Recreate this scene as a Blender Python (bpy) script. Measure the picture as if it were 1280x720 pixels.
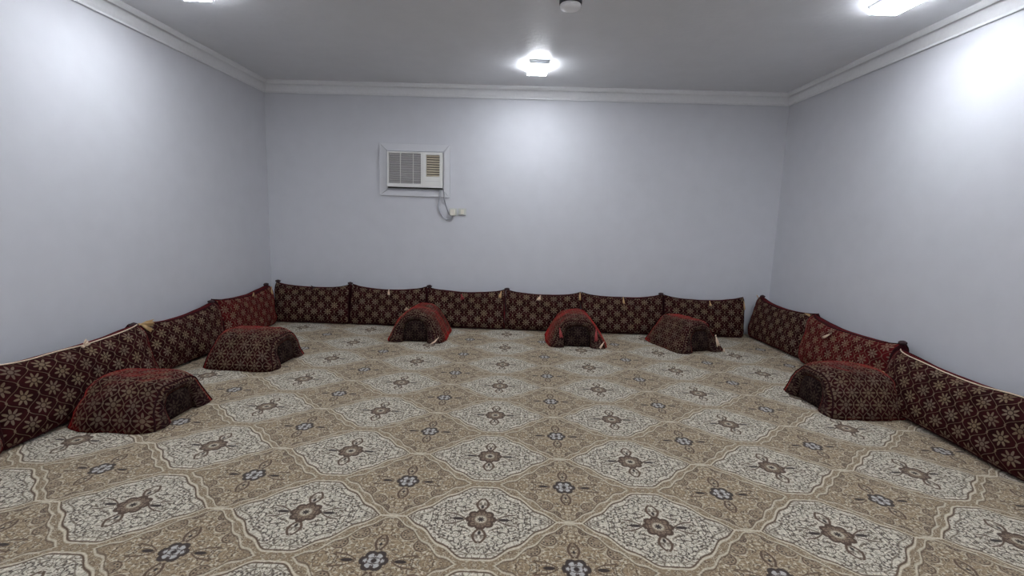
import bpy, bmesh, math, random
from mathutils import Vector, Matrix, noise

# ------------------------------------------------------------------ setup
for o in list(bpy.data.objects):
    bpy.data.objects.remove(o, do_unlink=True)
SC = bpy.context.scene
COL = SC.collection

# camera (solved from the room lines and the carpet grid)
cam_data = bpy.data.cameras.new('camera')
cam_data.sensor_width = 36.0
cam_data.lens = 17.278
cam_data.clip_start = 0.05
cam = bpy.data.objects.new('camera', cam_data)
COL.objects.link(cam)
r_ = Vector((0.99928435, 0.02262943, 0.03031004))
u_ = Vector((-0.03323402, 0.14259495, 0.98922302))
f_ = Vector((-0.01806350, 0.98952240, -0.14324497))
cam.matrix_world = Matrix(((r_.x, u_.x, -f_.x, 0.0), (r_.y, u_.y, -f_.y, 0.0), (r_.z, u_.z, -f_.z, 1.38), (0, 0, 0, 1)))
SC.camera = cam

# world: closed room, only a trace of neutral ambient
W = bpy.data.worlds.new('world')
SC.world = W
W.use_nodes = True
W.node_tree.nodes['Background'].inputs[0].default_value = (0.8, 0.85, 1.0, 1)
W.node_tree.nodes['Background'].inputs[1].default_value = 0.05

SC.view_settings.view_transform = 'Standard'
SC.view_settings.look = 'None'
SC.view_settings.gamma = 1.0
SC.view_settings.exposure = 1.72
LAMP = 26.0                       # emission of the ceiling lamps
LAMP_COL = (0.90, 0.94, 1.0, 1)

XL, XR, YB, YF, HH = -3.19, 3.12, 6.162, -1.3, 2.914
CX0, CY0, CP, CQ = -0.148, 2.081, 0.8113, 0.6007


# ------------------------------------------------------------------ node expressions
class E:
    nt = None

    def __init__(s, sock):
        s.s = sock

    @staticmethod
    def val(v):
        return v.s if isinstance(v, E) else v


def mth(op, *a, clamp=False):
    n = E.nt.nodes.new('ShaderNodeMath')
    n.operation = op
    n.use_clamp = clamp
    for i, v in enumerate(a):
        if isinstance(v, E):
            E.nt.links.new(v.s, n.inputs[i])
        else:
            n.inputs[i].default_value = v
    return E(n.outputs[0])


E.__add__ = lambda a, b: mth('ADD', a, b)
E.__radd__ = lambda a, b: mth('ADD', b, a)
E.__sub__ = lambda a, b: mth('SUBTRACT', a, b)
E.__rsub__ = lambda a, b: mth('SUBTRACT', b, a)
E.__mul__ = lambda a, b: mth('MULTIPLY', a, b)
E.__rmul__ = lambda a, b: mth('MULTIPLY', b, a)
E.__truediv__ = lambda a, b: mth('DIVIDE', a, b)


def absn(a): return mth('ABSOLUTE', a)
def mn(a, b): return mth('MINIMUM', a, b)
def mx(a, b): return mth('MAXIMUM', a, b)
def cosn(a): return mth('COSINE', a)
def sinn(a): return mth('SINE', a)
def sqrtn(a): return mth('SQRT', a)
def clampn(a): return mth('ADD', a, 0.0, clamp=True)


def below(d, w):                  # 1 where d < 0, soft over w
    return mth('MULTIPLY_ADD', d, -1.0 / w, 0.5, clamp=True)


def line(d, half, w):             # 1 where |d| < half
    return below(absn(d) - half, w)


def wrap(a, p):                   # a modulo p, centred on zero
    return mth('WRAP', a, p / 2, -p / 2)


def dist(u, v): return sqrtn(u * u + v * v)


def combine(x, y, z=0.0):
    n = E.nt.nodes.new('ShaderNodeCombineXYZ')
    for i, v in enumerate((x, y, z)):
        if isinstance(v, E):
            E.nt.links.new(v.s, n.inputs[i])
        else:
            n.inputs[i].default_value = v
    return n.outputs[0]


def noisen(vec, scale, detail=2.0, rough=0.5, dist_=0.0):
    n = E.nt.nodes.new('ShaderNodeTexNoise')
    if vec is not None:
        E.nt.links.new(vec, n.inputs['Vector'])
    n.inputs['Scale'].default_value = scale
    n.inputs['Detail'].default_value = detail
    n.inputs['Roughness'].default_value = rough
    n.inputs['Distortion'].default_value = dist_
    return E(n.outputs[0])


def mixc(f, a, b):
    n = E.nt.nodes.new('ShaderNodeMix')
    n.data_type = 'RGBA'
    for sock, v in ((n.inputs[0], f), (n.inputs[6], a), (n.inputs[7], b)):
        if isinstance(v, E):
            E.nt.links.new(v.s, sock)
        elif hasattr(v, 'is_linked'):
            E.nt.links.new(v, sock)
        elif isinstance(v, (int, float)):
            sock.default_value = v
        else:
            sock.default_value = (*v, 1)
    return n.outputs[2]


def new_mat(name):
    m = bpy.data.materials.new(name)
    m.use_nodes = True
    E.nt = m.node_tree
    b = m.node_tree.nodes['Principled BSDF']
    return m, b


def setc(b, c):
    if hasattr(c, 'is_linked'):
        E.nt.links.new(c, b.inputs['Base Color'])
    else:
        b.inputs['Base Color'].default_value = (*c, 1)


def bump(b, h, strength, distance):
    n = E.nt.nodes.new('ShaderNodeBump')
    n.inputs['Strength'].default_value = strength
    n.inputs['Distance'].default_value = distance
    E.nt.links.new(h.s, n.inputs['Height'])
    E.nt.links.new(n.outputs[0], b.inputs['Normal'])


def objcoord():
    n = E.nt.nodes.new('ShaderNodeTexCoord')
    return n.outputs['Object']


def uvcoord():
    n = E.nt.nodes.new('ShaderNodeTexCoord')
    sp = E.nt.nodes.new('ShaderNodeSeparateXYZ')
    E.nt.links.new(n.outputs['UV'], sp.inputs[0])
    return E(sp.outputs[0]), E(sp.outputs[1]), n.outputs['UV']


def plain(name, col, rough=0.5, spec=0.5, metal=0.0, bscale=0, bdist=0.001, bstr=0.5):
    m, b = new_mat(name)
    co = objcoord()
    n = noisen(co, 6.0, 3.0)
    c = mixc(n, [x * 0.95 for x in col], [min(1, x * 1.05) for x in col])
    setc(b, c)
    b.inputs['Roughness'].default_value = rough
    b.inputs['Specular IOR Level'].default_value = spec
    b.inputs['Metallic'].default_value = metal
    if bscale:
        bump(b, noisen(co, bscale, 4.0), bstr, bdist)
    return m


# ------------------------------------------------------------------ materials
M = {}
M['wall'] = plain('painted_wall', (0.618, 0.624, 0.662), 0.55, 0.35, bscale=60, bdist=0.0015, bstr=0.25)
M['ceiling'] = plain('painted_ceiling', (0.685, 0.695, 0.72), 0.42, 0.4, bscale=22, bdist=0.006, bstr=0.35)
M['white_plastic'] = plain('white_plastic', (0.78, 0.77, 0.74), 0.4)
M['frame_paint'] = plain('frame_paint', (0.655, 0.66, 0.69), 0.5)
M['grey_grille'] = plain('grey_grille', (0.62, 0.60, 0.60), 0.5)
M['grille_back'] = plain('grille_back', (0.16, 0.155, 0.16), 0.8)
M['louvre'] = plain('louvre', (0.66, 0.58, 0.46), 0.5)
M['dark'] = plain('dark_interior', (0.03, 0.028, 0.026), 0.8)
M['cord'] = plain('grey_cord', (0.42, 0.43, 0.47), 0.5)
M['thin_cord'] = plain('thin_dark_cord', (0.2, 0.2, 0.23), 0.5)
M['socket'] = plain('socket_plate', (0.62, 0.63, 0.58), 0.4)
M['plug'] = plain('plug', (0.80, 0.76, 0.66), 0.4)
M['lamp_metal'] = plain('lamp_metal', (0.45, 0.46, 0.48), 0.4, metal=0.3)
M['rim_dark'] = plain('rim_dark', (0.05, 0.05, 0.06), 0.5)
M['disc_white'] = plain('disc_white', (0.92, 0.93, 0.96), 0.35)
M['base'] = plain('concrete', (0.3, 0.29, 0.28), 0.9)
M['gold'] = plain('gold_thread', (0.55, 0.36, 0.17), 0.6)
M['cream_thread'] = plain('cream_thread', (0.78, 0.60, 0.45), 0.6)
M['red_thread'] = plain('red_thread', (0.35, 0.05, 0.05), 0.7)
M['knot'] = plain('dark_knot', (0.035, 0.014, 0.016), 0.8)

# plaster cornice with a small cast ornament
m, b = new_mat('plaster_cornice')
co = objcoord()
n1 = noisen(co, 40.0, 3.0)
vor = E.nt.nodes.new('ShaderNodeTexVoronoi')
E.nt.links.new(co, vor.inputs['Vector'])
vor.inputs['Scale'].default_value = 28.0
setc(b, mixc(n1, (0.72, 0.725, 0.745), (0.80, 0.805, 0.82)))
b.inputs['Roughness'].default_value = 0.6
bump(b, n1 * 0.5 + E(vor.outputs[0]), 0.35, 0.006)
M['cornice'] = m

# lamp diffuser (the lamps are on)
m, b = new_mat('lit_diffuser')
setc(b, (0.9, 0.9, 0.9))
b.inputs['Emission Color'].default_value = LAMP_COL
b.inputs['Emission Strength'].default_value = LAMP
M['diffuser'] = m
m, b = new_mat('lit_side_glow')
setc(b, (0.9, 0.9, 0.9))
b.inputs['Emission Color'].default_value = LAMP_COL
b.inputs['Emission Strength'].default_value = LAMP * 0.16
M['side_glow'] = m


# velvet floor cushion fabric: ogee lattice and eight-petalled flowers on maroon pile
def velvet(name, base, sheen, pat=None, tint=(0.62, 0.012, 0.016), a=0.167, bb=0.172, thread=(0.34, 0.255, 0.155), dim=0.70, lines=1.0):
    m, b = new_mat(name)
    u, v, uv = uvcoord()
    n = noisen(uv, 9.0, 3.0)
    fine = noisen(uv, 260.0, 2.0)
    ground = mixc(clampn((n - 0.35) * 2.2), [c * 0.55 for c in base], [c * 1.3 for c in base])
    h = fine
    if pat:
        ku = 2 * math.pi / a
        kv = 2 * math.pi / bb
        # lattice lines u = +-a/4(1+cos) repeated
        wv = (cosn(v * kv) + 1.0) * (a / 4)
        d1 = absn(wrap(u - wv, a))
        d2 = absn(wrap(u + wv, a))
        lat = below(mn(d1, d2) - 0.0022, 0.002)
        # nodes on the lattice
        nd = dist(wrap(u - a / 2, a), wrap(v, bb))
        nd2 = dist(wrap(u, a), wrap(v - bb / 2, bb))
        nodes = below(mn(nd, nd2) - 0.006, 0.003)

        def flower(cu, cv):
            x = wrap(u - cu, a)
            y = wrap(v - cv, bb)
            r = dist(x, y)
            th = mth('ARCTAN2', y, x)
            pet = absn(cosn(th * 4.0))
            ro = 0.012 + 0.037 * mth('POWER', pet, 1.4)
            body = below(r - ro, 0.004)
            vein = below(absn(sinn(th * 4.0 + math.pi / 2)) - 0.20, 0.1) * below(0.018 - r, 0.004) * below(r - 0.040, 0.004)
            ring = line(r - 0.0165, 0.003, 0.002)
            return mx(mx(body - vein * 0.7, 0.0) - ring * 0.85, below(r - 0.006, 0.003) * 0.6), r
        f1, ra = flower(0.0, 0.0)
        f2, rb = flower(a / 2, bb / 2)
        fl = mx(f1, f2)
        wear = clampn((noisen(uv, 5.0, 2.0) - 0.25) * 2.0) * 0.5 + 0.5
        weave = fine * 0.9 + 0.45
        amt = clampn(mx(fl, mx(lat, nodes) * lines) * weave) * dim
        hue = noisen(uv, 7.0, 1.0)
        tc = mixc(clampn((hue - 0.4) * 4.0), thread, (thread[0] * 0.92, thread[1] * 0.95, thread[2] * 1.15))
        setc(b, mixc(amt * wear, ground, tc))
        h = fine * 0.5 + amt
        E.nt.links.new((sheen * (1.0 - amt * 0.8)).s if False else (mth('MULTIPLY', amt, -0.6 * sheen) + sheen).s, b.inputs['Sheen Weight'])
    else:
        setc(b, ground)
        b.inputs['Sheen Weight'].default_value = sheen
    b.inputs['Sheen Tint'].default_value = (*tint, 1)
    b.inputs['Sheen Roughness'].default_value = 0.28
    b.inputs['Roughness'].default_value = 0.9
    b.inputs['Specular IOR Level'].default_value = 0.1
    bump(b, h, 0.5, 0.003)
    return m


BASE = (0.030, 0.0045, 0.0050)
M['velvet'] = velvet('maroon_floral_velvet', BASE, 0.35, True)
M['velvet_sheen'] = velvet('sheen_red_floral_velvet', (0.085, 0.006, 0.007), 0.5, True)  # same velvet with its red sheen put into the base colour
M['velvet_plain'] = velvet('maroon_plain_velvet', (0.035, 0.005, 0.008), 0.45)
M['arm_velvet'] = velvet('armrest_floral_velvet', BASE, 1.0, True, tint=(0.8, 0.014, 0.018), a=0.125, bb=0.165, dim=0.46, lines=1.6)
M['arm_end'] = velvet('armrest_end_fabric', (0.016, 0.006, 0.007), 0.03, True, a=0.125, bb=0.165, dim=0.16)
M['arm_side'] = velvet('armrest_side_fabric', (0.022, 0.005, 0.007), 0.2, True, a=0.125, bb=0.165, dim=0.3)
M['piping'] = velvet('maroon_piping', (0.03, 0.008, 0.009), 0.1)


# carpet: cream ogee medallions on a tan ground
def carpet_mat():
    m, b = new_mat('patterned_carpet')
    co = objcoord()
    sp = E.nt.nodes.new('ShaderNodeSeparateXYZ')
    E.nt.links.new(co, sp.inputs[0])
    X, Y = E(sp.outputs[0]), E(sp.outputs[1])
    P, Q = CP, CQ
    wob = (noisen(co, 2.2, 1.0) - 0.5) * 0.03
    X = X - CX0 + wob * 0.3
    Y = Y - CY0 + wob * 0.3
    cu = wrap(X, P)
    cv = wrap(Y, Q)
    u = absn(cu)                      # cream cell, folded
    v = absn(cv)
    u2 = absn(wrap(X - P / 2, P))     # tan cell, folded
    v2 = absn(wrap(Y - Q / 2, Q))
    c2 = cosn(u * (2 * math.pi / P))
    edge = (Q / 2) * mth('POWER', mx((1.0 + c2) * 0.5, 0.0001), 0.74)       # ogee between the cells
    scal = sinn(u * (2 * math.pi / 0.115) + 0.9) * 0.006
    g = v - edge                      # <0 in the cream cell
    # perpendicular-ish distance
    slope = absn(sinn(u * (2 * math.pi / P))) * (math.pi * Q / (2 * P))
    gd = g / sqrtn(slope * slope + 1.0)
    bandw = 0.034
    ed = gd + bandw + scal            # cream field border
    fold = combine(u, v)
    fold2 = combine(u2, v2)

    # palette
    cream = (0.70, 0.645, 0.535)
    tan = (0.345, 0.260, 0.165)
    tan_d = (0.235, 0.170, 0.104)
    brown = (0.10, 0.062, 0.042)
    line_b = (0.115, 0.082, 0.058)
    dark = (0.035, 0.024, 0.022)
    ivory = (0.60, 0.535, 0.41)

    yarn = noisen(co, 420.0, 2.0, 0.7)
    mott = noisen(co, 90.0, 2.0)

    # tan ground with scrolls
    col = mixc(clampn((mott - 0.3) * 2.0), tan_d, tan)
    s1 = noisen(fold2, 26.0, 1.0, 0.4, 0.6)
    s2 = noisen(fold2, 42.0, 1.0, 0.4, 0.9)
    col = mixc(line(s1 - 0.5, 0.026, 0.02) * 0.9, col, (0.095, 0.062, 0.040))
    col = mixc(line(s2 - 0.47, 0.02, 0.02) * 0.65, col, ivory)
    dn = noisen(fold2, 75.0, 0.0)
    col = mixc(below(0.63 - dn, 0.04) * 0.7, col, ivory)
    # paisley rings of dots
    for (pu, pv, rr) in ((0.13 * P, 0.285 * Q, 0.036), (0.215 * P, 0.17 * Q, 0.034), (0.075 * P, 0.40 * Q, 0.024)):
        du, dv = u2 - pu, v2 - pv
        r = dist(du, dv)
        th = mth('ARCTAN2', dv, du)
        col = mixc(below(r - rr, 0.004) * 0.75, col, (0.285, 0.215, 0.145))
        col = mixc(line(r - rr, 0.003, 0.004) * 0.9, col, brown)
        col = mixc(line(r - rr - 0.007, 0.002, 0.004) * 0.6, col, ivory)
        dots = below(dist(r - rr * 0.66, wrap(th, 2 * math.pi / 9) * (rr * 0.66)) - 0.0042, 0.003)
        col = mixc(dots, col, dark)
        col = mixc(line(r - rr * 0.36, 0.002, 0.003) * 0.7, col, brown)

    ink = None
    for (pu, pv, rr, a0) in ((.070, .060, .015, 0.4), (.160, .050, .018, 2.2), (.050, .165, .018, -1.2), (.215, .030, .016, 1.0), (.165, .125, .015, -2.4),
                             (.250, .060, .014, 0.6), (.030, .225, .015, 2.9), (.090, .195, .013, -0.6), (.290, .020, .012, 1.9), (.130, .025, .013, -2.0)):
        du, dv = u2 - pu, v2 - pv
        r = dist(du, dv)
        th = wrap(mth('ARCTAN2', dv, du) - a0, 2 * math.pi)
        c_ = line(r - rr + th * (rr * 0.13), 0.0021, 0.003) * below(absn(th) - 2.6, 0.1)
        ink = c_ if ink is None else mx(ink, c_)
    col = mixc(ink * 0.8, col, brown)

    # band between cells: tan scrolls, ivory rails
    band = below(absn(gd) - bandw + 0.004, 0.005)
    sb = noisen(fold, 46.0, 1.0, 0.4, 1.0)
    bc = mixc(line(sb - 0.5, 0.026, 0.02) * 0.75, (0.235, 0.170, 0.105), ivory)
    bc = mixc(line(sb - 0.57, 0.024, 0.02) * 0.85, bc, brown)
    col = mixc(band * 0.85, col, bc)
    gw = gd + sinn(u * (2 * math.pi / 0.09)) * 0.006
    col = mixc(line(gw - 0.012, 0.004, 0.005) * 0.75, col, ivory)
    col = mixc(line(gw - 0.020, 0.0025, 0.004) * 0.8, col, brown)

    # cream field
    inside = below(ed, 0.005)
    fc = mixc(clampn((mott - 0.3) * 2.0), (0.56, 0.51, 0.41), cream)
    c1 = noisen(fold, 23.0, 1.0, 0.4, 1.2)
    c3 = noisen(fold, 36.0, 0.5, 0.4, 1.6)
    fc = mixc(line(c1 - 0.5, 0.024, 0.016) * 0.9, fc, line_b)
    fc = mixc(line(c3 - 0.53, 0.022, 0.016) * 0.75, fc, line_b)
    blob = noisen(fold, 60.0, 0.0)
    fc = mixc(below(0.70 - blob, 0.03) * 0.8, fc, line_b)
    dens = clampn((u - 0.20) * 9.0) * 0.35
    cd = noisen(fold, 55.0, 0.5)
    fc = mixc(line(cd - 0.5, 0.05, 0.03) * (dens + 0.12), fc, (0.12, 0.085, 0.06))
    # drawn scrollwork: hooked curls and seed dots, mirrored four ways
    ink = None
    for (pu, pv, rr, a0) in ((.078, .052, .015, 0.3), (.140, .066, .014, 2.2), (.192, .034, .017, -1.2), (.052, .172, .018, 1.0), (.104, .108, .021, -2.4),
                             (.160, .108, .015, 0.6), (.236, .058, .012, 2.9), (.030, .214, .016, -0.6), (.088, .158, .014, 1.9), (.136, .020, .018, -2.0),
                             (.215, .012, .011, 0.8), (.122, .146, .013, -1.0), (.186, .082, .013, 2.0), (.070, .102, .014, -0.3), (.105, .195, .013, 2.4)):
        du, dv = u - pu, v - pv
        r = dist(du, dv)
        th = wrap(mth('ARCTAN2', dv, du) - a0, 2 * math.pi)
        c_ = line(r - rr + th * (rr * 0.13), 0.0021, 0.003) * below(absn(th) - 2.6, 0.1)
        leaf = below(dist(du - rr * 1.5 * math.cos(a0), (dv - rr * 1.5 * math.sin(a0)) * 0.6) - 0.0045, 0.003)
        c_ = mx(c_, leaf)
        ink = c_ if ink is None else mx(ink, c_)
    for (pu, pv) in ((.116, .160), (.150, .128), (.172, .060), (.206, .056), (.252, .020), (.218, .086), (.075, .206), (.170, .140), (.060, .135), (.275, .008)):
        ink = mx(ink, below(dist(u - pu, v - pv) - 0.006, 0.003))
    fc = mixc(ink * 0.95, fc, (0.06, 0.043, 0.036))
    # leafy sprays beside the rosette
    spray = absn(v - (u - 0.07) * 0.55 - sinn((u - 0.07) * 45.0) * 0.008) - 0.0045
    fc = mixc(below(spray, 0.004) * below(absn(u - 0.115) - 0.045, 0.005), fc, brown)
    bud = dist((u - 0.104) * 0.40, v) - 0.0108
    fc = mixc(below(bud, 0.004), fc, dark)
    # tulips above and below
    tv = v - 0.118
    tw = 0.026 * mth('COSINE', mth('MAXIMUM', mth('MINIMUM', tv * 28.0, 1.45), -1.5)) + 0.001
    tul = line(u - tw, 0.0062, 0.004) * below(absn(tv) - 0.052, 0.004)
    fc = mixc(tul, fc, brown)
    fc = mixc(below(dist(u, (v - 0.098) * 0.55) - 0.0075, 0.004), fc, dark)
    # rosette
    r = dist(u, v * 0.93)
    th = mth('ARCTAN2', v, u)
    lob = absn(cosn(th * 4.0)) * 0.013
    fc = mixc(below(r - 0.060 - lob, 0.004), fc, (0.07, 0.042, 0.03))
    ros = mixc(line(noisen(fold, 60.0, 1.0) - 0.5, 0.05, 0.03), (0.22, 0.16, 0.11), (0.08, 0.05, 0.038))
    fc = mixc(below(r - 0.045 - lob, 0.004), fc, ros)
    fc = mixc(below(r - 0.026, 0.006) * 0.7, fc, ivory)
    fc = mixc(below(r - 0.008 - absn(sinn(th * 4.0)) * 0.010, 0.004), fc, dark)
    # rails round the field
    fc = mixc(line(ed + 0.024, 0.0028, 0.004) * 0.8, fc, line_b)
    col = mixc(inside, col, fc)
    col = mixc(line(ed - 0.003, 0.0035, 0.004), col, brown)
    col = mixc(line(ed - 0.0125, 0.0045, 0.005) * 0.9, col, ivory)

    # ivory cross where four cells meet
    nx = absn(wrap(X - P / 2, P))
    cross = below(v - 0.006, 0.004) * below(nx - 0.055, 0.01)
    col = mixc(cross * 0.85, col, ivory)

    # tan-cell flower
    r = dist(u2, v2 * 0.95)
    th = mth('ARCTAN2', v2, u2)
    lob = absn(cosn(th * 3.0)) * 0.012
    bud = dist((u2 - 0.108) * 0.40, v2) - 0.0105
    col = mixc(below(bud, 0.004), col, dark)
    spray = absn(v2 - (u2 - 0.07) * 0.5 - sinn((u2 - 0.07) * 45.0) * 0.008) - 0.004
    col = mixc(below(spray, 0.004) * below(absn(u2 - 0.12) - 0.05, 0.005) * 0.9, col, brown)
    tv = v2 - 0.112
    tw = 0.022 * mth('COSINE', mth('MAXIMUM', mth('MINIMUM', tv * 28.0, 1.5), -1.2)) + 0.001
    tul = line(u2 - tw, 0.0056, 0.004) * below(absn(tv) - 0.048, 0.004)
    col = mixc(tul, col, brown)
    col = mixc(below(dist(u2, (v2 - 0.100) * 0.6) - 0.006, 0.004), col, dark)
    col = mixc(below(r - 0.048 - lob, 0.005), col, (0.045, 0.032, 0.028))
    sw = noisen(fold2, 48.0, 0.5, 0.4, 1.0)
    lav = mixc(line(sw - 0.5, 0.06, 0.03), (0.44, 0.425, 0.405), (0.09, 0.068, 0.062))
    col = mixc(below(r - 0.031 - lob, 0.005), col, lav)
    col = mixc(below(r - 0.012, 0.006), col, dark)

    # yarn speckle
    hsv = E.nt.nodes.new('ShaderNodeHueSaturation')
    E.nt.links.new(col, hsv.inputs['Color'])
    E.nt.links.new(((yarn * 0.8 + mott * 0.9 + 0.12)).s, hsv.inputs['Value'])
    E.nt.links.new(hsv.outputs[0], b.inputs['Base Color'])
    b.inputs['Roughness'].default_value = 0.95
    b.inputs['Specular IOR Level'].default_value = 0.1
    b.inputs['Sheen Weight'].default_value = 0.15
    b.inputs['Sheen Roughness'].default_value = 0.5
    b.inputs['Sheen Tint'].default_value = (0.9, 0.85, 0.75, 1)
    bump(b, yarn + mott * 0.5, 0.5, 0.004)
    return m


M['carpet'] = carpet_mat()


# ------------------------------------------------------------------ object helpers
def link_mesh(name, bm, mats, parent=None, smooth=False, loc=None):
    me = bpy.data.meshes.new(name)
    bm.normal_update()
    bm.to_mesh(me)
    bm.free()
    for mm in (mats if isinstance(mats, (list, tuple)) else [mats]):
        me.materials.append(mm)
    if smooth:
        for p in me.polygons:
            p.use_smooth = True
    o = bpy.data.objects.new(name, me)
    COL.objects.link(o)
    if parent:
        o.parent = parent
    if loc:
        o.location = loc
    return o


def tag(o, label, cat, group=None):
    o['label'] = label
    o['category'] = cat
    if group:
        o['group'] = group
    return o


def empty(name, loc, rz=0.0):
    o = bpy.data.objects.new(name, None)
    o.empty_display_size = 0.1
    COL.objects.link(o)
    o.location = loc
    o.rotation_euler = (0, 0, rz)
    return o


def box(bm, x0, x1, y0, y1, z0, z1, bev=0.0):
    vs = [bm.verts.new((x, y, z)) for z in (z0, z1) for y in (y0, y1) for x in (x0, x1)]
    fs = [(0, 2, 3, 1), (4, 5, 7, 6), (0, 1, 5, 4), (2, 6, 7, 3), (0, 4, 6, 2), (1, 3, 7, 5)]
    faces = [bm.faces.new([vs[i] for i in f]) for f in fs]
    if bev:
        edges = {e for f in faces for e in f.edges}
        bmesh.ops.bevel(bm, geom=list(edges), offset=bev, segments=2, profile=0.5, affect='EDGES')
    return bm


def tube(bm, pts, rad, seg=8, caps=True):
    pts = [Vector(p) for p in pts]
    rings = []
    up = Vector((0, 0, 1))
    for i, p in enumerate(pts):
        d = (pts[min(i + 1, len(pts) - 1)] - pts[max(i - 1, 0)]).normalized()
        ref = up if abs(d.dot(up)) < 0.95 else Vector((1, 0, 0))
        a = d.cross(ref).normalized()
        c = d.cross(a).normalized()
        r = rad[i] if isinstance(rad, (list, tuple)) else rad
        rings.append([bm.verts.new(p + a * (r * math.cos(k * 2 * math.pi / seg)) + c * (r * math.sin(k * 2 * math.pi / seg))) for k in range(seg)])
    for A, B in zip(rings, rings[1:]):
        for k in range(seg):
            bm.faces.new((A[k], A[(k + 1) % seg], B[(k + 1) % seg], B[k]))
    if caps:
        bm.faces.new(rings[0])
        bm.faces.new(rings[-1][::-1])
    bmesh.ops.recalc_face_normals(bm, faces=bm.faces[:])
    return bm


def spline(pts, n=8):
    P = [Vector(p) for p in pts]
    P = [P[0]] + P + [P[-1]]
    out = []
    for i in range(1, len(P) - 2):
        for k in range(n):
            t = k / n
            a, b_, c, d = P[i - 1:i + 3]
            out.append(0.5 * ((2 * b_) + (c - a) * t + (2 * a - 5 * b_ + 4 * c - d) * t * t + (3 * b_ - a - 3 * c + d) * t ** 3))
    out.append(P[-2])
    return out


# ------------------------------------------------------------------ room shell
def struct(name, bm, mat):
    o = link_mesh(name, bm, mat)
    o['kind'] = 'structure'
    return o


T = 0.12
struct('floor', box(bmesh.new(), XL - T, XR + T, YF - T, YB + T, -0.16, -0.012), M['base'])
struct('ceiling', box(bmesh.new(), XL - T, XR + T, YF - T, YB + T, HH, HH + T), M['ceiling'])
struct('wall_left', box(bmesh.new(), XL - T, XL, YF - T, YB + T, -0.012, HH), M['wall'])
struct('wall_right', box(bmesh.new(), XR, XR + T, YF - T, YB + T, -0.012, HH), M['wall'])
struct('wall_back', box(bmesh.new(), XL, XR, YB, YB + T, -0.012, HH), M['wall'])
struct('wall_front', box(bmesh.new(), XL, XR, YF - T, YF, -0.012, HH), M['wall'])

# cornice: (out from wall, below ceiling)
prof = [(0.0, -0.112), (0.006, -0.114), (0.011, -0.137), (0.017, -0.137), (0.019, -0.131), (0.019, -0.120), (0.028, -0.100), (0.036, -0.072), (0.040, -0.052),
        (0.040, -0.030), (0.057, -0.030), (0.059, -0.040), (0.066, -0.043), (0.073, -0.032), (0.083, -0.014), (0.083, 0.0), (0.0, 0.0)]


def cornice(name, a, b_, ina, inb, inward):
    # a,b_: wall corner points; ina/inb: mitre directions per unit of projection
    bm = bmesh.new()
    A, B = [], []
    for (d, z) in prof:
        A.append(bm.verts.new((a[0] + ina[0] * d, a[1] + ina[1] * d, HH + z)))
        B.append(bm.verts.new((b_[0] + inb[0] * d, b_[1] + inb[1] * d, HH + z)))
    n = len(prof)
    for i in range(n):
        bm.faces.new((A[i], A[(i + 1) % n], B[(i + 1) % n], B[i]))
    bm.faces.new(A)
    bm.faces.new(B[::-1])
    bmesh.ops.recalc_face_normals(bm, faces=bm.faces[:])
    struct(name, bm, M['cornice'])


cornice('trim_back', (XL, YB), (XR, YB), (1, -1), (-1, -1), 0)
cornice('trim_left', (XL, YF), (XL, YB), (1, 1), (1, -1), 0)
cornice('trim_right', (XR, YF), (XR, YB), (-1, 1), (-1, -1), 0)
cornice('trim_front', (XL, YF), (XR, YF), (1, 1), (-1, 1), 0)

carpet = link_mesh('carpet', box(bmesh.new(), XL + 0.002, XR - 0.002, YF + 0.002, YB - 0.002, -0.012, 0.0), M['carpet'])
tag(carpet, 'wall-to-wall beige carpet with cream medallions covering the floor', 'carpet')


# ------------------------------------------------------------------ ceiling lamps
def ceiling_light(x, y, label):
    t = empty('ceiling_light', (x, y, HH))
    tag(t, label, 'lamp', 'rectangular ceiling lamps')
    w, l = 0.098, 0.18
    bm = bmesh.new()
    box(bm, -w - 0.006, w + 0.006, -l - 0.006, l + 0.006, -0.014, 0.0, 0.003)
    link_mesh('back_plate', bm, M['lamp_metal'], t)
    for s in (-1, 1):
        bm = bmesh.new()
        ya, yb = (l - 0.008, l) if s > 0 else (-l, -l + 0.008)
        box(bm, -w, w, ya, yb, -0.040, -0.014, 0.002)
        link_mesh('end_cap', bm, M['lamp_metal'], t)
    bm = bmesh.new()
    box(bm, -w, w, -l + 0.0085, l - 0.0085, -0.0445, -0.0145, 0.004)
    link_mesh('side_diffuser', bm, M['side_glow'], t)
    bm = bmesh.new()
    box(bm, -w, w, -l, l, -0.054, -0.045, 0.004)
    link_mesh('diffuser', bm, M['diffuser'], t)
    t.rotation_euler.z = 0.05
    return t


ceiling_light(0.10, 5.27, 'lit rectangular ceiling lamp near the back wall')
ceiling_light(-2.40, 3.60, 'lit rectangular ceiling lamp beside the left wall, cut by the frame')
ceiling_light(2.48, 3.57, 'lit rectangular ceiling lamp beside the right wall')
ceiling_light(-2.40, 1.40, 'added unseen ceiling fill lamp by the left wall, nearer the front wall')  # rear fill lamps: out of frame, added to even out the walls
ceiling_light(2.48, 1.40, 'added unseen ceiling fill lamp by the right wall, nearer the front wall')
ceiling_light(0.10, -0.30, 'added unseen ceiling fill lamp near the front wall')
ceiling_light(0.10, 1.70, 'added unseen ceiling fill lamp over the middle of the carpet')

t = empty('ceiling_fixture', (0.285, 3.74, HH))
tag(t, 'unlit round white ceiling fixture with dark rim between the lamps', 'lamp')
bm = bmesh.new()


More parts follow.
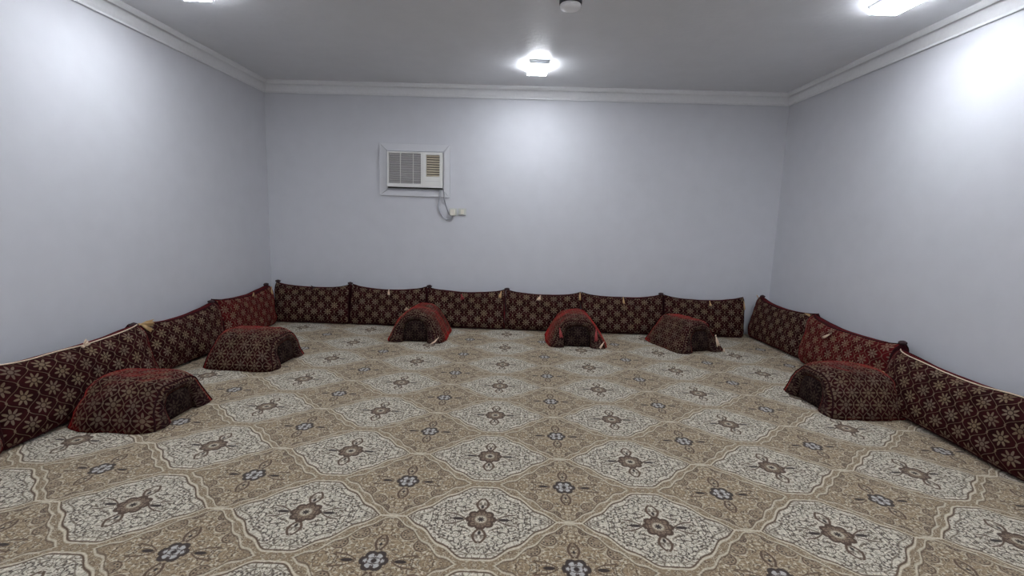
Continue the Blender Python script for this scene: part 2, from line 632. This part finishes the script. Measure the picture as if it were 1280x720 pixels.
def lathe(bm, pr, seg=40):
    rings = [[bm.verts.new((r * math.cos(2 * math.pi * k / seg), r * math.sin(2 * math.pi * k / seg), z)) for k in range(seg)] for r, z in pr]
    for A, B in zip(rings, rings[1:]):
        for k in range(seg):
            bm.faces.new((A[k], A[(k + 1) % seg], B[(k + 1) % seg], B[k]))
    bm.faces.new(rings[0])
    bm.faces.new(rings[-1])
    bmesh.ops.recalc_face_normals(bm, faces=bm.faces[:])
    return bm


link_mesh('rim', lathe(bm, [(0.078, 0), (0.080, -0.006), (0.080, -0.030), (0.074, -0.034)]), M['rim_dark'], t, True)
link_mesh('cover', lathe(bmesh.new(), [(0.070, -0.0335), (0.0735, -0.037), (0.0745, -0.046), (0.071, -0.058), (0.060, -0.066), (0.035, -0.070), (0.008, -0.071)]), M['disc_white'], t, True)


# ------------------------------------------------------------------ window air conditioner
def xz_prism(bm, poly, y0, y1):
    a = [bm.verts.new((x, y0, z)) for x, z in poly]
    c = [bm.verts.new((x, y1, z)) for x, z in poly]
    n = len(poly)
    bm.faces.new(a)
    bm.faces.new(c[::-1])
    for i in range(n):
        bm.faces.new((a[i], c[i], c[(i + 1) % n], a[(i + 1) % n]))
    bmesh.ops.recalc_face_normals(bm, faces=bm.faces[:])
    return bm


AX, AZ = -1.340, 1.913            # centre of the AC front
ac = empty('air_conditioner', (AX, YB, AZ - 0.21))
tag(ac, 'white window air conditioner in a mitred surround on the back wall', 'air conditioner')
hw, hh = 0.337, 0.21
zc = hh                            # local z of centre
YFR = -0.062


def acb(name, x0, x1, z0, z1, y0, y1, mat, parent=None, bev=0.0):
    return link_mesh(name, box(bmesh.new(), x0, x1, y0, y1, z0, z1, bev), mat, parent or ac)


# grille openings as fractions of the front
gx0, gx1 = -hw + 2 * hw * 0.030, -hw + 2 * hw * 0.612
gz1, gz0 = zc + hh - 2 * hh * 0.035, zc + hh - 2 * hh * 0.905
ox0, ox1 = -hw + 2 * hw * 0.705, -hw + 2 * hw * 0.950
oz1, oz0 = zc + hh - 2 * hh * 0.070, zc + hh - 2 * hh * 0.690
# body: bars around the openings, one mesh
bm = bmesh.new()
y0, y1 = YFR, -0.001
box(bm, -hw, gx0, y0, y1, 0, 2 * hh)
box(bm, gx1, ox0, y0, y1, 0, 2 * hh)
box(bm, ox1, hw, y0, y1, 0, 2 * hh)
box(bm, gx0, gx1, y0, y1, 0, gz0)
box(bm, gx0, gx1, y0, y1, gz1, 2 * hh)
box(bm, ox0, ox1, y0, y1, 0, oz0)
box(bm, ox0, ox1, y0, y1, oz1, 2 * hh)
bmesh.ops.remove_doubles(bm, verts=bm.verts[:], dist=1e-5)
body = link_mesh('body', bm, M['white_plastic'], ac)
acb('grille_backing', gx0, gx1, gz0, gz1, -0.030, -0.002, M['grille_back'])
acb('outlet_backing', ox0, ox1, oz0, oz1, -0.016, -0.002, M['dark'])


def slats(name, x0, x1, z0, z1, n, th, dep, tilt, yc, mat):
    me = None
    for i in range(n):
        z = z0 + (i + 0.5) * (z1 - z0) / n
        if me is None:
            o = link_mesh(name, box(bmesh.new(), -(x1 - x0) / 2 + 0.001, (x1 - x0) / 2 - 0.001, -dep / 2, dep / 2, -th / 2, th / 2, 0.0008), mat, ac)
            me = o.data
        else:
            o = bpy.data.objects.new(name, me)
            COL.objects.link(o)
            o.parent = ac
        o.location = ((x0 + x1) / 2, yc, z)
        o.rotation_euler = (tilt, 0, 0)


slats('grille_slat', gx0, gx1, gz0, gz1, 21, 0.0085, 0.02, 0.3, YFR + 0.013, M['grey_grille'])
slats('louvre_slat', ox0, ox1, oz0, oz1, 9, 0.006, 0.026, 0.75, YFR + 0.018, M['louvre'])
for fx in (0.36, 0.76):
    x = gx0 + (gx1 - gx0) * fx
    acb('divider', x - 0.004, x + 0.004, gz0, gz1, YFR - 0.001, YFR + 0.004, M['white_plastic'])
x = ox0 + (ox1 - ox0) * 0.5
# control door with recessed knob strip
acb('control_door', ox0 - 0.012, ox1 + 0.004, zc + hh - 2 * hh * 0.925, zc + hh - 2 * hh * 0.715, YFR - 0.005, YFR - 0.0005, M['white_plastic'], None, 0.002)
acb('door_lip', ox0 - 0.010, ox1 + 0.002, zc + hh - 2 * hh * 0.825, zc + hh - 2 * hh * 0.815, YFR - 0.0075, YFR - 0.0051, M['grey_grille'])
acb('front_seam', gx1 + 0.018, gx1 + 0.021, 0.004, 2 * hh - 0.004, YFR - 0.0008, YFR + 0.002, M['grey_grille'])
acb('under_shadow', -hw + 0.004, hw - 0.004, -0.016, -0.0005, -0.045, -0.001, M['dark'])  # dark strip standing in for the shadow beneath the unit

# mitred surround of four boards
fx_, fz_ = -0.010, 1.909 - (AZ - 0.21)
ox, oz = 0.437, 0.318
ix0, ix1, iz0, iz1 = -0.337, 0.357, -0.246, 0.224
g = 0.0028
boards = [[(-ox, oz), (ox, oz), (ix1, iz1), (ix0, iz1)], [(-ox, -oz), (ix0, iz0), (ix1, iz0), (ox, -oz)],
          [(-ox, -oz), (-ox, oz), (ix0, iz1), (ix0, iz0)], [(ox, -oz), (ix1, iz0), (ix1, iz1), (ox, oz)]]
for poly in boards:
    cx = sum(p_[0] for p_ in poly) / 4
    cz = sum(p_[1] for p_ in poly) / 4
    poly = [(x + (cx - x) / max(abs(cx - x), 1e-6) * g, z + (cz - z) / max(abs(cz - z), 1e-6) * g) for x, z in poly]
    bm = xz_prism(bmesh.new(), poly, -0.022, -0.0005)
    es = [e for e in bm.edges]
    bmesh.ops.bevel(bm, geom=es, offset=0.002, segments=1, affect='EDGES')
    link_mesh('surround_board', bm, M['frame_paint'], ac, loc=(fx_, 0, fz_))

# power cord from under the AC to the plug (a part of the AC)
sx, sz = -0.872, 1.420             # plugged socket centre
wpt = lambda x, z, y: (x - AX, y, z - (AZ - 0.21))
pts = [wpt(-1.035, 1.683, -0.045), wpt(-1.036, 1.64, -0.034), wpt(-1.045, 1.56, -0.030), wpt(-1.050, 1.46, -0.016), wpt(-1.005, 1.36, -0.010),
       wpt(-0.945, 1.322, -0.012), wpt(-0.890, 1.335, -0.020), wpt(-0.870, 1.372, -0.030)]
cord_o = link_mesh('power_cord', tube(bmesh.new(), spline(pts), 0.0085), M['cord'], ac, True)
pts = [wpt(-0.995, 1.70, -0.026), wpt(-0.985, 1.63, -0.027), wpt(-0.985, 1.575, -0.022), wpt(-0.965, 1.50, -0.006), wpt(-0.925, 1.395, -0.006), wpt(-0.912, 1.388, -0.008)]
link_mesh('thin_cord', tube(bmesh.new(), spline(pts), 0.0035, 6), M['thin_cord'], ac, True)
bm = box(bmesh.new(), sx - AX - 0.032, sx - AX + 0.028, -0.056, -0.0145, sz - 0.046 - (AZ - 0.21), sz + 0.030 - (AZ - 0.21), 0.006)
link_mesh('plug', bm, M['plug'], cord_o)


def plate(x, z, label, name, mat):
    t = empty(name, (x, YB, z))
    tag(t, label, 'socket' if 'socket' in name else 'switch')
    link_mesh('plate', box(bmesh.new(), -0.047, 0.047, -0.010, -0.0005, -0.044, 0.044, 0.003), mat, t)
    return t


s1 = plate(sx, sz, 'wall socket under the air conditioner with its plug in', 'wall_socket', M['socket'])
link_mesh('socket_face', box(bmesh.new(), -0.034, 0.034, -0.0135, -0.0102, -0.034, 0.034, 0.002), M['socket'], s1)
s2 = plate(-0.758, 1.421, 'small square wall switch right of the plugged-in socket', 'wall_switch', M['socket'])
link_mesh('rocker', box(bmesh.new(), -0.020, 0.020, -0.016, -0.0102, -0.028, 0.028, 0.003), M['plug'], s2)
link_mesh('lower_lip', box(bmesh.new(), -0.045, 0.045, -0.014, -0.0102, -0.043, -0.036, 0.001), M['thin_cord'], s2)


# ------------------------------------------------------------------ cushions
def tassel(parent, at, d, length, width, mat, strands=9, seed=0, name='tassel'):
    rnd = random.Random(seed)
    bm = bmesh.new()
    d = Vector(d).normalized()
    side = d.cross(Vector((0, -1, 0)))
    side = side.normalized() if side.length > 0.1 else Vector((1, 0, 0))
    nrm = d.cross(side).normalized()
    at = Vector(at)
    tube(bm, [at - d * 0.008, at, at + d * 0.010], [width * 0.16, width * 0.22, width * 0.16], 8)
    for i in range(strands):
        f = (i / (strands - 1) - 0.5) * 2
        e = at + d * length * rnd.uniform(0.85, 1.05) + side * f * width * 0.5 + nrm * rnd.uniform(-1, 1) * width * 0.14
        m_ = at + d * length * 0.5 + side * f * width * 0.33 + nrm * rnd.uniform(-1, 1) * width * 0.1
        m_.z, e.z = max(m_.z, 0.005), max(e.z, 0.004)
        tube(bm, [at + d * 0.006, m_, e], [0.0035, 0.004, 0.0028], 5)
    return link_mesh(name, bm, mat, parent, True)


def cushion(label, W_, H_, T_, loc, rz, lean, seed, mat, group, pipe='piping', ears=(1, 1), tass=(), knots=(), dip=0.032, edgew=0.007):
    root = empty('floor_cushion', loc, rz)
    tag(root, label, 'cushion', group)
    NS, NT = 44, 24
    off = Vector((seed * 7.31, seed * 3.17, seed * 1.7))
    rl = Matrix.Rotation(-lean, 4, 'X')

    def shape(s, t, k):
        # s,t in -1..1 ; k=-1 front, +1 back ; between: gusset
        cs, ct = 1 - s * s, 1 - t * t
        up = dip * (1 - abs(s) ** 2.2) if t > 0 else 0.0
        earh = 0.0
        x = s * (W_ / 2 - edgew * ct)
        z = H_ / 2 + t * (H_ / 2 - 0.012 * cs) - up * max(0, t) ** 2
        if t > 0:
            e = ears[0] if s < 0 else ears[1]
            z += 0.014 * e * max(0, (abs(s) - 0.72) / 0.28) ** 2 * t * t
        puff = ((1 - abs(s) ** 5) * (1 - abs(t) ** 4))
        cornerpinch = 1 - 0.55 * (abs(s) ** 8) * (abs(t) ** 6) - 0.18 * (abs(s) ** 10) - 0.18 * (abs(t) ** 8)
        y = k * (T_ * 0.36 * cornerpinch)
        if abs(k) == 1:
            y += k * T_ * 0.17 * puff
        p = Vector((x, y, z))
        n1 = noise.noise(Vector((s * 1.6, t * 1.3, k * 0.8)) + off)
        n2 = noise.noise(Vector((s * 5.0, t * 3.2, k * 1.1)) + off * 2)
        p.y += 0.018 * n1 + 0.007 * n2
        p.z += 0.010 * noise.noise(Vector((s * 2.1, 7.0 + t, k)) + off) * (0.4 + 0.6 * max(0, t))
        p.x += 0.008 * noise.noise(Vector((3.0 + s, t * 2.0, k)) + off)
        return p

    def place(p):
        q = rl @ p
        if q.z < 0.004:
            q.z = 0.004 + (q.z - 0.004) * 0.02
        return q

    def grid(k, bm, uvl, mi):
        g_ = [[bm.verts.new(place(shape(-1 + 2 * i / NS, -1 + 2 * j / NT, k))) for j in range(NT + 1)] for i in range(NS + 1)]
        for i in range(NS):
            for j in range(NT):
                vs = [g_[i][j], g_[i + 1][j], g_[i + 1][j + 1], g_[i][j + 1]]
                ij = [(i, j), (i + 1, j), (i + 1, j + 1), (i, j + 1)]
                if k > 0:
                    vs.reverse()
                    ij.reverse()
                f = bm.faces.new(vs)
                f.material_index = mi
                f.smooth = True
                for lp, (a, c) in zip(f.loops, ij):
                    lp[uvl].uv = ((a / NS - 0.5) * W_ + seed * 0.031, (c / NT - 0.5) * H_ * 1.04 + seed * 0.017)
        return g_

    bm = bmesh.new()
    uvl = bm.loops.layers.uv.new('UVMap')
    ga = grid(-1, bm, uvl, 0)
    gb = grid(1, bm, uvl, 1)

    def rimidx():
        for i in range(NS):
            yield (i, 0)
        for j in range(NT):
            yield (NS, j)
        for i in range(NS, 0, -1):
            yield (i, NT)
        for j in range(NT, 0, -1):
            yield (0, j)
    rim = list(rimidx())
    KS = 5
    loops_ = [[ga[i][j] for i, j in rim]]
    for q in range(1, KS):
        k = -1 + 2 * q / KS
        lst = []
        for i, j in rim:
            s, t = -1 + 2 * i / NS, -1 + 2 * j / NT
            p0, p1 = shape(s, t, -1), shape(s, t, 1)
            p = p0.lerp(p1, q / KS)
            bul = 0.012 * math.sin(math.pi * q / KS) * (1 - 0.9 * (abs(s) ** 6) * (abs(t) ** 5))
            if abs(s) == 1:
                p.x += s * bul
            if abs(t) == 1:
                p.z += t * bul
            lst.append(bm.verts.new(place(p)))
        loops_.append(lst)
    loops_.append([gb[i][j] for i, j in rim])
    nr = len(rim)
    for a, c in zip(loops_, loops_[1:]):
        for q in range(nr):
            f = bm.faces.new((a[q], c[q], c[(q + 1) % nr], a[(q + 1) % nr]))
            f.material_index = 1
            f.smooth = True
            for lp, (uu, vv) in zip(f.loops, ((q * .03, 0), (q * .03, .05), (q * .03 + .03, .05), (q * .03 + .03, 0))):
                lp[uvl].uv = (uu, vv)
    bmesh.ops.recalc_face_normals(bm, faces=bm.faces[:])
    topedge = [ga[i][NT].co.copy() for i in range(NS + 1)]
    rimpts = [ga[i][j].co.copy() for i, j in rim]
    brim = [gb[i][j].co.copy() for i, j in rim]
    link_mesh('cover', bm, [mat, M['velvet_plain']], root)
    # piping on both seams
    topn = NS + NT
    for nm, pts, mm in (('front_piping', rimpts, M['piping']), ('back_piping', brim, M['piping'])):
        pts = [p + Vector((0, 0, 0.004 if p.z < 0.02 else 0.0)) for p in pts]
        bm = tube(bmesh.new(), pts + [pts[0]], 0.0055 if nm[0] == 'f' else 0.006, 6, False)
        link_mesh(nm, bm, mm, root, True)
    if pipe != 'piping':
        pts = [ga_top + Vector((0, -0.003, 0.004)) for ga_top in topedge]
        link_mesh('top_cord', tube(bmesh.new(), pts, 0.0042, 6), M[pipe], root, True)
    # dark knots at the top corners
    for s in knots:
        p = place(shape(s, 1, 0)) + Vector((-s * 0.012, 0.0, 0.006))
        bm = bmesh.new()
        bmesh.ops.create_icosphere(bm, subdivisions=2, radius=1.0)
        for v in bm.verts:
            w = 1 + 0.25 * noise.noise(v.co * 2.2 + off)
            v.co = Vector((v.co.x * 0.034 * w, v.co.y * 0.030 * w, v.co.z * 0.018 * w)) + p
        link_mesh('corner_knot', bm, M['knot'], root, True)
    for n_, (s, t, d, ln, wd, mm) in enumerate(tass):
        p = place(shape(s, t - 0.06, -1)) + Vector((0, -0.020, 0.012))
        tassel(root, p, d, ln, wd, M[mm], seed=int(seed * 10) + n_)
    return root


PI = math.pi
GB = 'floor cushions leaning on the back wall'
GL = 'floor cushions leaning on the left wall'
GR = 'floor cushions leaning on the right wall'
LEAN = 0.17
V, VR = M['velvet'], M['velvet_sheen']
dn = (0.05, -0.3, -1)


def back_cushion(x0, x1, label, seed, mat, yb=5.955, rz=0.0, h=0.478, **kw):
    w = x1 - x0 - 0.005
    return cushion(label, w, h, 0.20, ((x0 + x1) / 2, yb, 0), rz, LEAN, seed, mat, GB, **kw)


back_cushion(-3.05, -2.115, 'maroon floral floor cushion against the back wall, leftmost, in the left corner', 1, V, ears=(1, 1), knots=(-1, 1),
             tass=[(0.05, 1, (0.2, -0.3, 0.5), 0.025, 0.05, 'knot')])
back_cushion(-2.105, -1.165, 'maroon floral floor cushion against the back wall, second from the left, behind the left armrest', 2, V, knots=(),
             tass=[(0.02, 1, dn, 0.06, 0.025, 'cream_thread')])
back_cushion(-1.155, -0.195, 'maroon floral floor cushion against the back wall with a red tuft at its top middle', 3, V, knots=(-1,),
             tass=[(-0.1, 0.85, (0.3, -0.3, -1), 0.06, 0.05, 'red_thread'), (0.92, 0.95, (-0.25, -0.2, -1), 0.08, 0.035, 'gold')])
back_cushion(-0.185, 0.745, 'maroon floral back-wall cushion with a pale double tuft, behind the middle armrest', 4, V, knots=(-1,),
             tass=[(-0.08, 0.95, (-0.4, -0.2, -1), 0.065, 0.045, 'cream_thread'), (0.97, 1, (0.05, -0.25, -1), 0.09, 0.02, 'gold')])
back_cushion(0.755, 1.745, 'maroon floral floor cushion against the back wall, fifth from the left', 5, V, knots=(1,),
             tass=[(0.0, 1, (0.1, -0.25, -1), 0.08, 0.025, 'gold')])
back_cushion(1.755, 2.735, 'maroon floral floor cushion against the back wall, rightmost, its right end by the corner', 6, V, knots=(), ears=(1, 1.2),
             tass=[(0.1, 0.98, (0.2, -0.25, -1), 0.08, 0.03, 'gold'), (0.97, 0.85, (0.1, -0.25, -1), 0.1, 0.012, 'gold')])


def side_cushion(side, y0, y1, label, seed, mat, x, rz=0.0, h=0.49, t=0.20, lean=LEAN, **kw):
    w = y1 - y0 - 0.006
    r = PI / 2 if side < 0 else -PI / 2
    return cushion(label, w, h, t, (x, (y0 + y1) / 2, 0), r + rz, lean, seed, mat, GL if side < 0 else GR, **kw)


# left wall: local +x runs toward the back wall
side_cushion(-1, 4.77, 5.835, 'reddish floral floor cushion against the left wall, farthest back, behind the far left armrest', 7.3, VR, -3.02, lean=0.12, h=0.465, knots=(1,),
             tass=[(0.9, 0.97, (-0.3, -0.2, -1), 0.09, 0.03, 'gold'), (0.1, 1, (0.6, 0, 0.5), 0.03, 0.03, 'gold')])
side_cushion(-1, 3.70, 4.765, 'maroon floral floor cushion against the left wall, between the two left armrests', 8.1, V, -2.995, h=0.445, knots=(1,),
             tass=[(-0.95, 1.0, (0.9, -0.3, -0.05), 0.12, 0.05, 'gold'), (-0.93, 1.0, (0.6, -0.4, -0.6), 0.1, 0.03, 'gold')])
side_cushion(-1, 2.50, 3.695, 'large-patterned maroon floor cushion at the left frame edge, behind the near left armrest', 9.4, V, -2.87, h=0.468, lean=0.28, ears=(1, 0.2), dip=0.018, pipe='cream_thread', knots=(1,), t=0.22,
             tass=[(0.0, 1, (0.7, 0, 0.5), 0.045, 0.05, 'cream_thread')])
side_cushion(-1, 1.40, 2.495, 'maroon floor cushion at the bottom left frame edge, only its dark corner in view', 10.2, V, -2.845, h=0.46, lean=0.28, pipe='cream_thread', knots=())
# right wall: local +x runs toward the camera
side_cushion(1, 5.00, 6.03, 'maroon floral floor cushion against the right wall, farthest back, in the right corner', 11.5, V, 2.92, rz=0.09, knots=(-1,), ears=(1.6, 0.6),
             tass=[(-0.95, 1, (0.2, -0.3, 0.3), 0.03, 0.03, 'gold'), (0.85, 1.0, (0.95, -0.2, 0.0), 0.11, 0.02, 'gold')])
side_cushion(1, 3.805, 4.985, 'red-toned floral floor cushion against the right wall, behind the right-hand armrest', 12.7, VR, 2.925, h=0.48, knots=(1,), t=0.22,
             tass=[(-0.15, 0.75, (-0.7, -0.3, -0.6), 0.09, 0.02, 'cream_thread')])
side_cushion(1, 2.55, 3.80, 'large-patterned maroon floor cushion at the right frame edge with a pale piped top', 13.6, V, 2.875, h=0.455, lean=0.26, ears=(0.3, 1), pipe='cream_thread', t=0.23, knots=(),
             tass=[(-0.93, 0.15, (0.0, -0.3, -1), 0.12, 0.05, 'gold')])


def armrest(label, loc, rz, seed, L=0.60, Wd=0.60, Hh=0.345, flare=0.058, foot_=0.028, tassels=()):
    root = empty('armrest_cushion', loc, rz)
    tag(root, label, 'armrest', 'hooped floor armrests')
    off = Vector((seed * 5.1, seed * 2.3, seed))
    NA, NL = 40, 26
    TH = 0.085

    def arch(a, inner):
        # a in -1..1 along the hoop, -1 left foot, 1 right foot
        w = Wd / 2 - flare
        th = (1 - a) * PI / 2
        e = 0.68
        cx = math.copysign(abs(math.cos(th)) ** e, math.cos(th))
        sz = abs(math.sin(th)) ** e
        x = cx * w
        z = sz * Hh
        fl = max(0, 1 - sz * (1.25 if flare < 0.08 else 1.02)) ** 1.5
        x += math.copysign((flare + 0.003) * fl, cx)
        if inner:
            x = cx * (w - (0.060 if flare > 0.08 else 0.105))
            z = sz * (Hh - TH)
        return Vector((x, 0, z))

    def pos(a, l, inner):
        p = arch(a, inner)
        foot = abs(a) ** 6
        Lh = L / 2 * (1 - 0.04 * (1 - foot)) + foot_ * foot
        p.y = l * Lh
        if not inner:
            dirv = Vector((p.x * 0.6, 0, p.z)).normalized()
            puff = (1 - abs(l) ** 4) * 0.020 - 0.022 * abs(l) ** 8
            p += dirv * puff
            n_ = noise.noise(Vector((a * 2.2, l * 1.4, 0)) + off) * 0.020 + noise.noise(Vector((a * 7, l * 3.1, 3)) + off) * 0.008
            p += dirv * n_
        p.y += 0.014 * noise.noise(Vector((a * 3.0, l * 0.8, 9)) + off)
        p.z = max(p.z, 0.004)
        return p

    bm = bmesh.new()
    uvl = bm.loops.layers.uv.new('UVMap')
    go = [[bm.verts.new(pos(-1 + 2 * i / NA, -1 + 2 * j / NL, False)) for j in range(NL + 1)] for i in range(NA + 1)]
    gi = [[bm.verts.new(pos(-1 + 2 * i / NA, -1 + 2 * j / NL, True)) for j in range(NL + 1)] for i in range(NA + 1)]
    arc = [0.0]
    for i in range(NA):
        arc.append(arc[-1] + (arch(-1 + 2 * (i + 1) / NA, False) - arch(-1 + 2 * i / NA, False)).length)

    def quad(vs, uvs, mi):
        f = bm.faces.new(vs)
        f.material_index = mi
        f.smooth = True
        for lp, q in zip(f.loops, uvs):
            lp[uvl].uv = q
    for i in range(NA):
        for j in range(NL):
            ij = [(i, j), (i, j + 1), (i + 1, j + 1), (i + 1, j)]
            quad([go[a][c] for a, c in ij], [(c / NL * L + seed * .05, arc[a] + seed * .023) for a, c in ij], 0)
            ij.reverse()
            quad([gi[a][c] for a, c in ij], [(c / NL * L, arc[a]) for a, c in ij], 1)
    # padded end faces: two intermediate rows bulging outward
    for jj, sg in ((0, -1), (NL, 1)):
        prev = [go[i][jj] for i in range(NA + 1)]
        for q in (1, 2, 3, 4):
            if q < 4:
                cur = []
                for i in range(NA + 1):
                    p = go[i][jj].co.lerp(gi[i][jj].co, q / 4)
                    p.y += sg * 0.020 * math.sin(PI * q / 4)
                    cur.append(bm.verts.new(p))
            else:
                cur = [gi[i][jj] for i in range(NA + 1)]
            for i in range(NA):
                quad([prev[i], prev[i + 1], cur[i + 1], cur[i]], [(q * .02, arc[i]), (q * .02, arc[i + 1]), (q * .02 + .02, arc[i + 1]), (q * .02 + .02, arc[i])], 1 if q > 1 else 0)
            prev = cur
    # feet
    for ii in (0, NA):
        for j in range(NL):
            quad([go[ii][j], go[ii][j + 1], gi[ii][j + 1], gi[ii][j]], [(0, 0), (0, .01), (.01, .01), (.01, 0)], 1)
    bmesh.ops.recalc_face_normals(bm, faces=bm.faces[:])
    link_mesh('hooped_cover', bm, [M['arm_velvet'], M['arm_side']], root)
    # piping round both end seams
    for jj in (0, NL):
        pts = [pos(-1 + 2 * i / NA, -1 if jj == 0 else 1, False) for i in range(NA + 1)]
        link_mesh('end_piping', tube(bmesh.new(), pts, 0.006, 6), M['piping'], root, True)
    # core block that fills the hoop
    bm = bmesh.new()
    uvl = bm.loops.layers.uv.new('UVMap')
    NJ = 8
    rings = []
    for j in range(NJ + 1):
        l = -1 + 2 * j / NJ
        ring = []
        for i in range(NA + 1):
            p = arch(-1 + 2 * i / NA, True) * 0.985
            p.y = 0.0
            p.y = l * (L / 2 - 0.004)
            p.z = max(p.z, 0.003)
            ring.append(bm.verts.new(p))
        rings.append(ring)
    for A, B in zip(rings, rings[1:]):
        for i in range(NA):
            bm.faces.new((A[i], A[i + 1], B[i + 1], B[i]))
        bm.faces.new((A[0], B[0], B[-1], A[-1]))
    for ring, sg in ((rings[0], -1), (rings[-1], 1)):
        # domed end panel made of shrinking rings
        c = Vector((0, ring[0].co.y, Hh * 0.38))
        prev = ring
        for q in (0.7, 0.4, 0.12):
            cur = []
            for v in ring:
                p = c.lerp(v.co, q)
                p.y += sg * 0.030 * (1 - q)
                cur.append(bm.verts.new(p))
            for i in range(NA):
                bm.faces.new((prev[i], prev[i + 1], cur[i + 1], cur[i]))
            bm.faces.new((prev[-1], prev[0], cur[0], cur[-1]))
            prev = cur
        bm.faces.new(prev)
    bmesh.ops.recalc_face_normals(bm, faces=bm.faces[:])
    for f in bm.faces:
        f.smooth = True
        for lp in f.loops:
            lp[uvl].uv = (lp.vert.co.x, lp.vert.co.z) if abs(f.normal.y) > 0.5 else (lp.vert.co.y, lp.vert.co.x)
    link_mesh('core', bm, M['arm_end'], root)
    for n_, (a, l, d, ln, wd, mm) in enumerate(tassels):
        p = pos(a, l, False)
        p += Vector((p.x, 0, p.z)).normalized() * 0.010
        if l < -0.9:
            p.y -= 0.022
        tassel(root, p, d, ln, wd, M[mm], 7, int(seed * 10) + n_)
    return root


armrest('hooped armrest before the back cushions, leftmost of the three, red top and open dark end', (-1.13, 5.50, 0), 0.0, 1.0, Wd=0.60, Hh=0.32, flare=0.105, foot_=0.05,
        tassels=[(-0.55, 0.6, (-0.3, -0.6, 0.2), 0.06, 0.04, 'cream_thread'), (0.93, -0.97, (-0.6, -0.35, -0.7), 0.12, 0.018, 'cream_thread')])
armrest('hooped armrest before the back cushions, middle of the three, facing straight ahead', (0.630, 5.52, 0), 0.0, 2.0, Wd=0.62, Hh=0.315, flare=0.105, foot_=0.05,
        tassels=[(0.93, -0.95, (-0.5, -0.35, -0.7), 0.08, 0.018, 'cream_thread'), (0.62, -1.0, (0.0, -0.4, -1), 0.13, 0.03, 'red_thread'), (-0.62, -1.0, (0.2, -0.4, -1), 0.10, 0.03, 'red_thread')])
armrest('hooped armrest before the back cushions, rightmost of the three, turned towards the right', (1.850, 5.47, 0), 0.34, 3.0, Wd=0.57, L=0.57, flare=0.105, foot_=0.05, Hh=0.315,
        tassels=[(0.72, -0.97, (0.1, -0.4, -1), 0.12, 0.035, 'cream_thread'), (0.98, -0.98, (-0.3, -0.3, -0.6), 0.03, 0.03, 'cream_thread')])
armrest('hooped armrest on the carpet at left, nearest the camera, patterned flank in front', (-2.50, 3.09, 0), PI / 2 - 0.02, 4.0, Wd=0.58, L=0.50, Hh=0.265)
armrest('hooped armrest on the carpet at left, farther back, before the reddish cushion', (-2.405, 4.33, 0), PI / 2 - 0.06, 5.0, Wd=0.60, L=0.56, Hh=0.285)
armrest('hooped armrest on the carpet at the right wall, red along its top', (2.555, 3.76, 0), -PI / 2 + 0.06, 6.0, Wd=0.61, L=0.53, Hh=0.30)
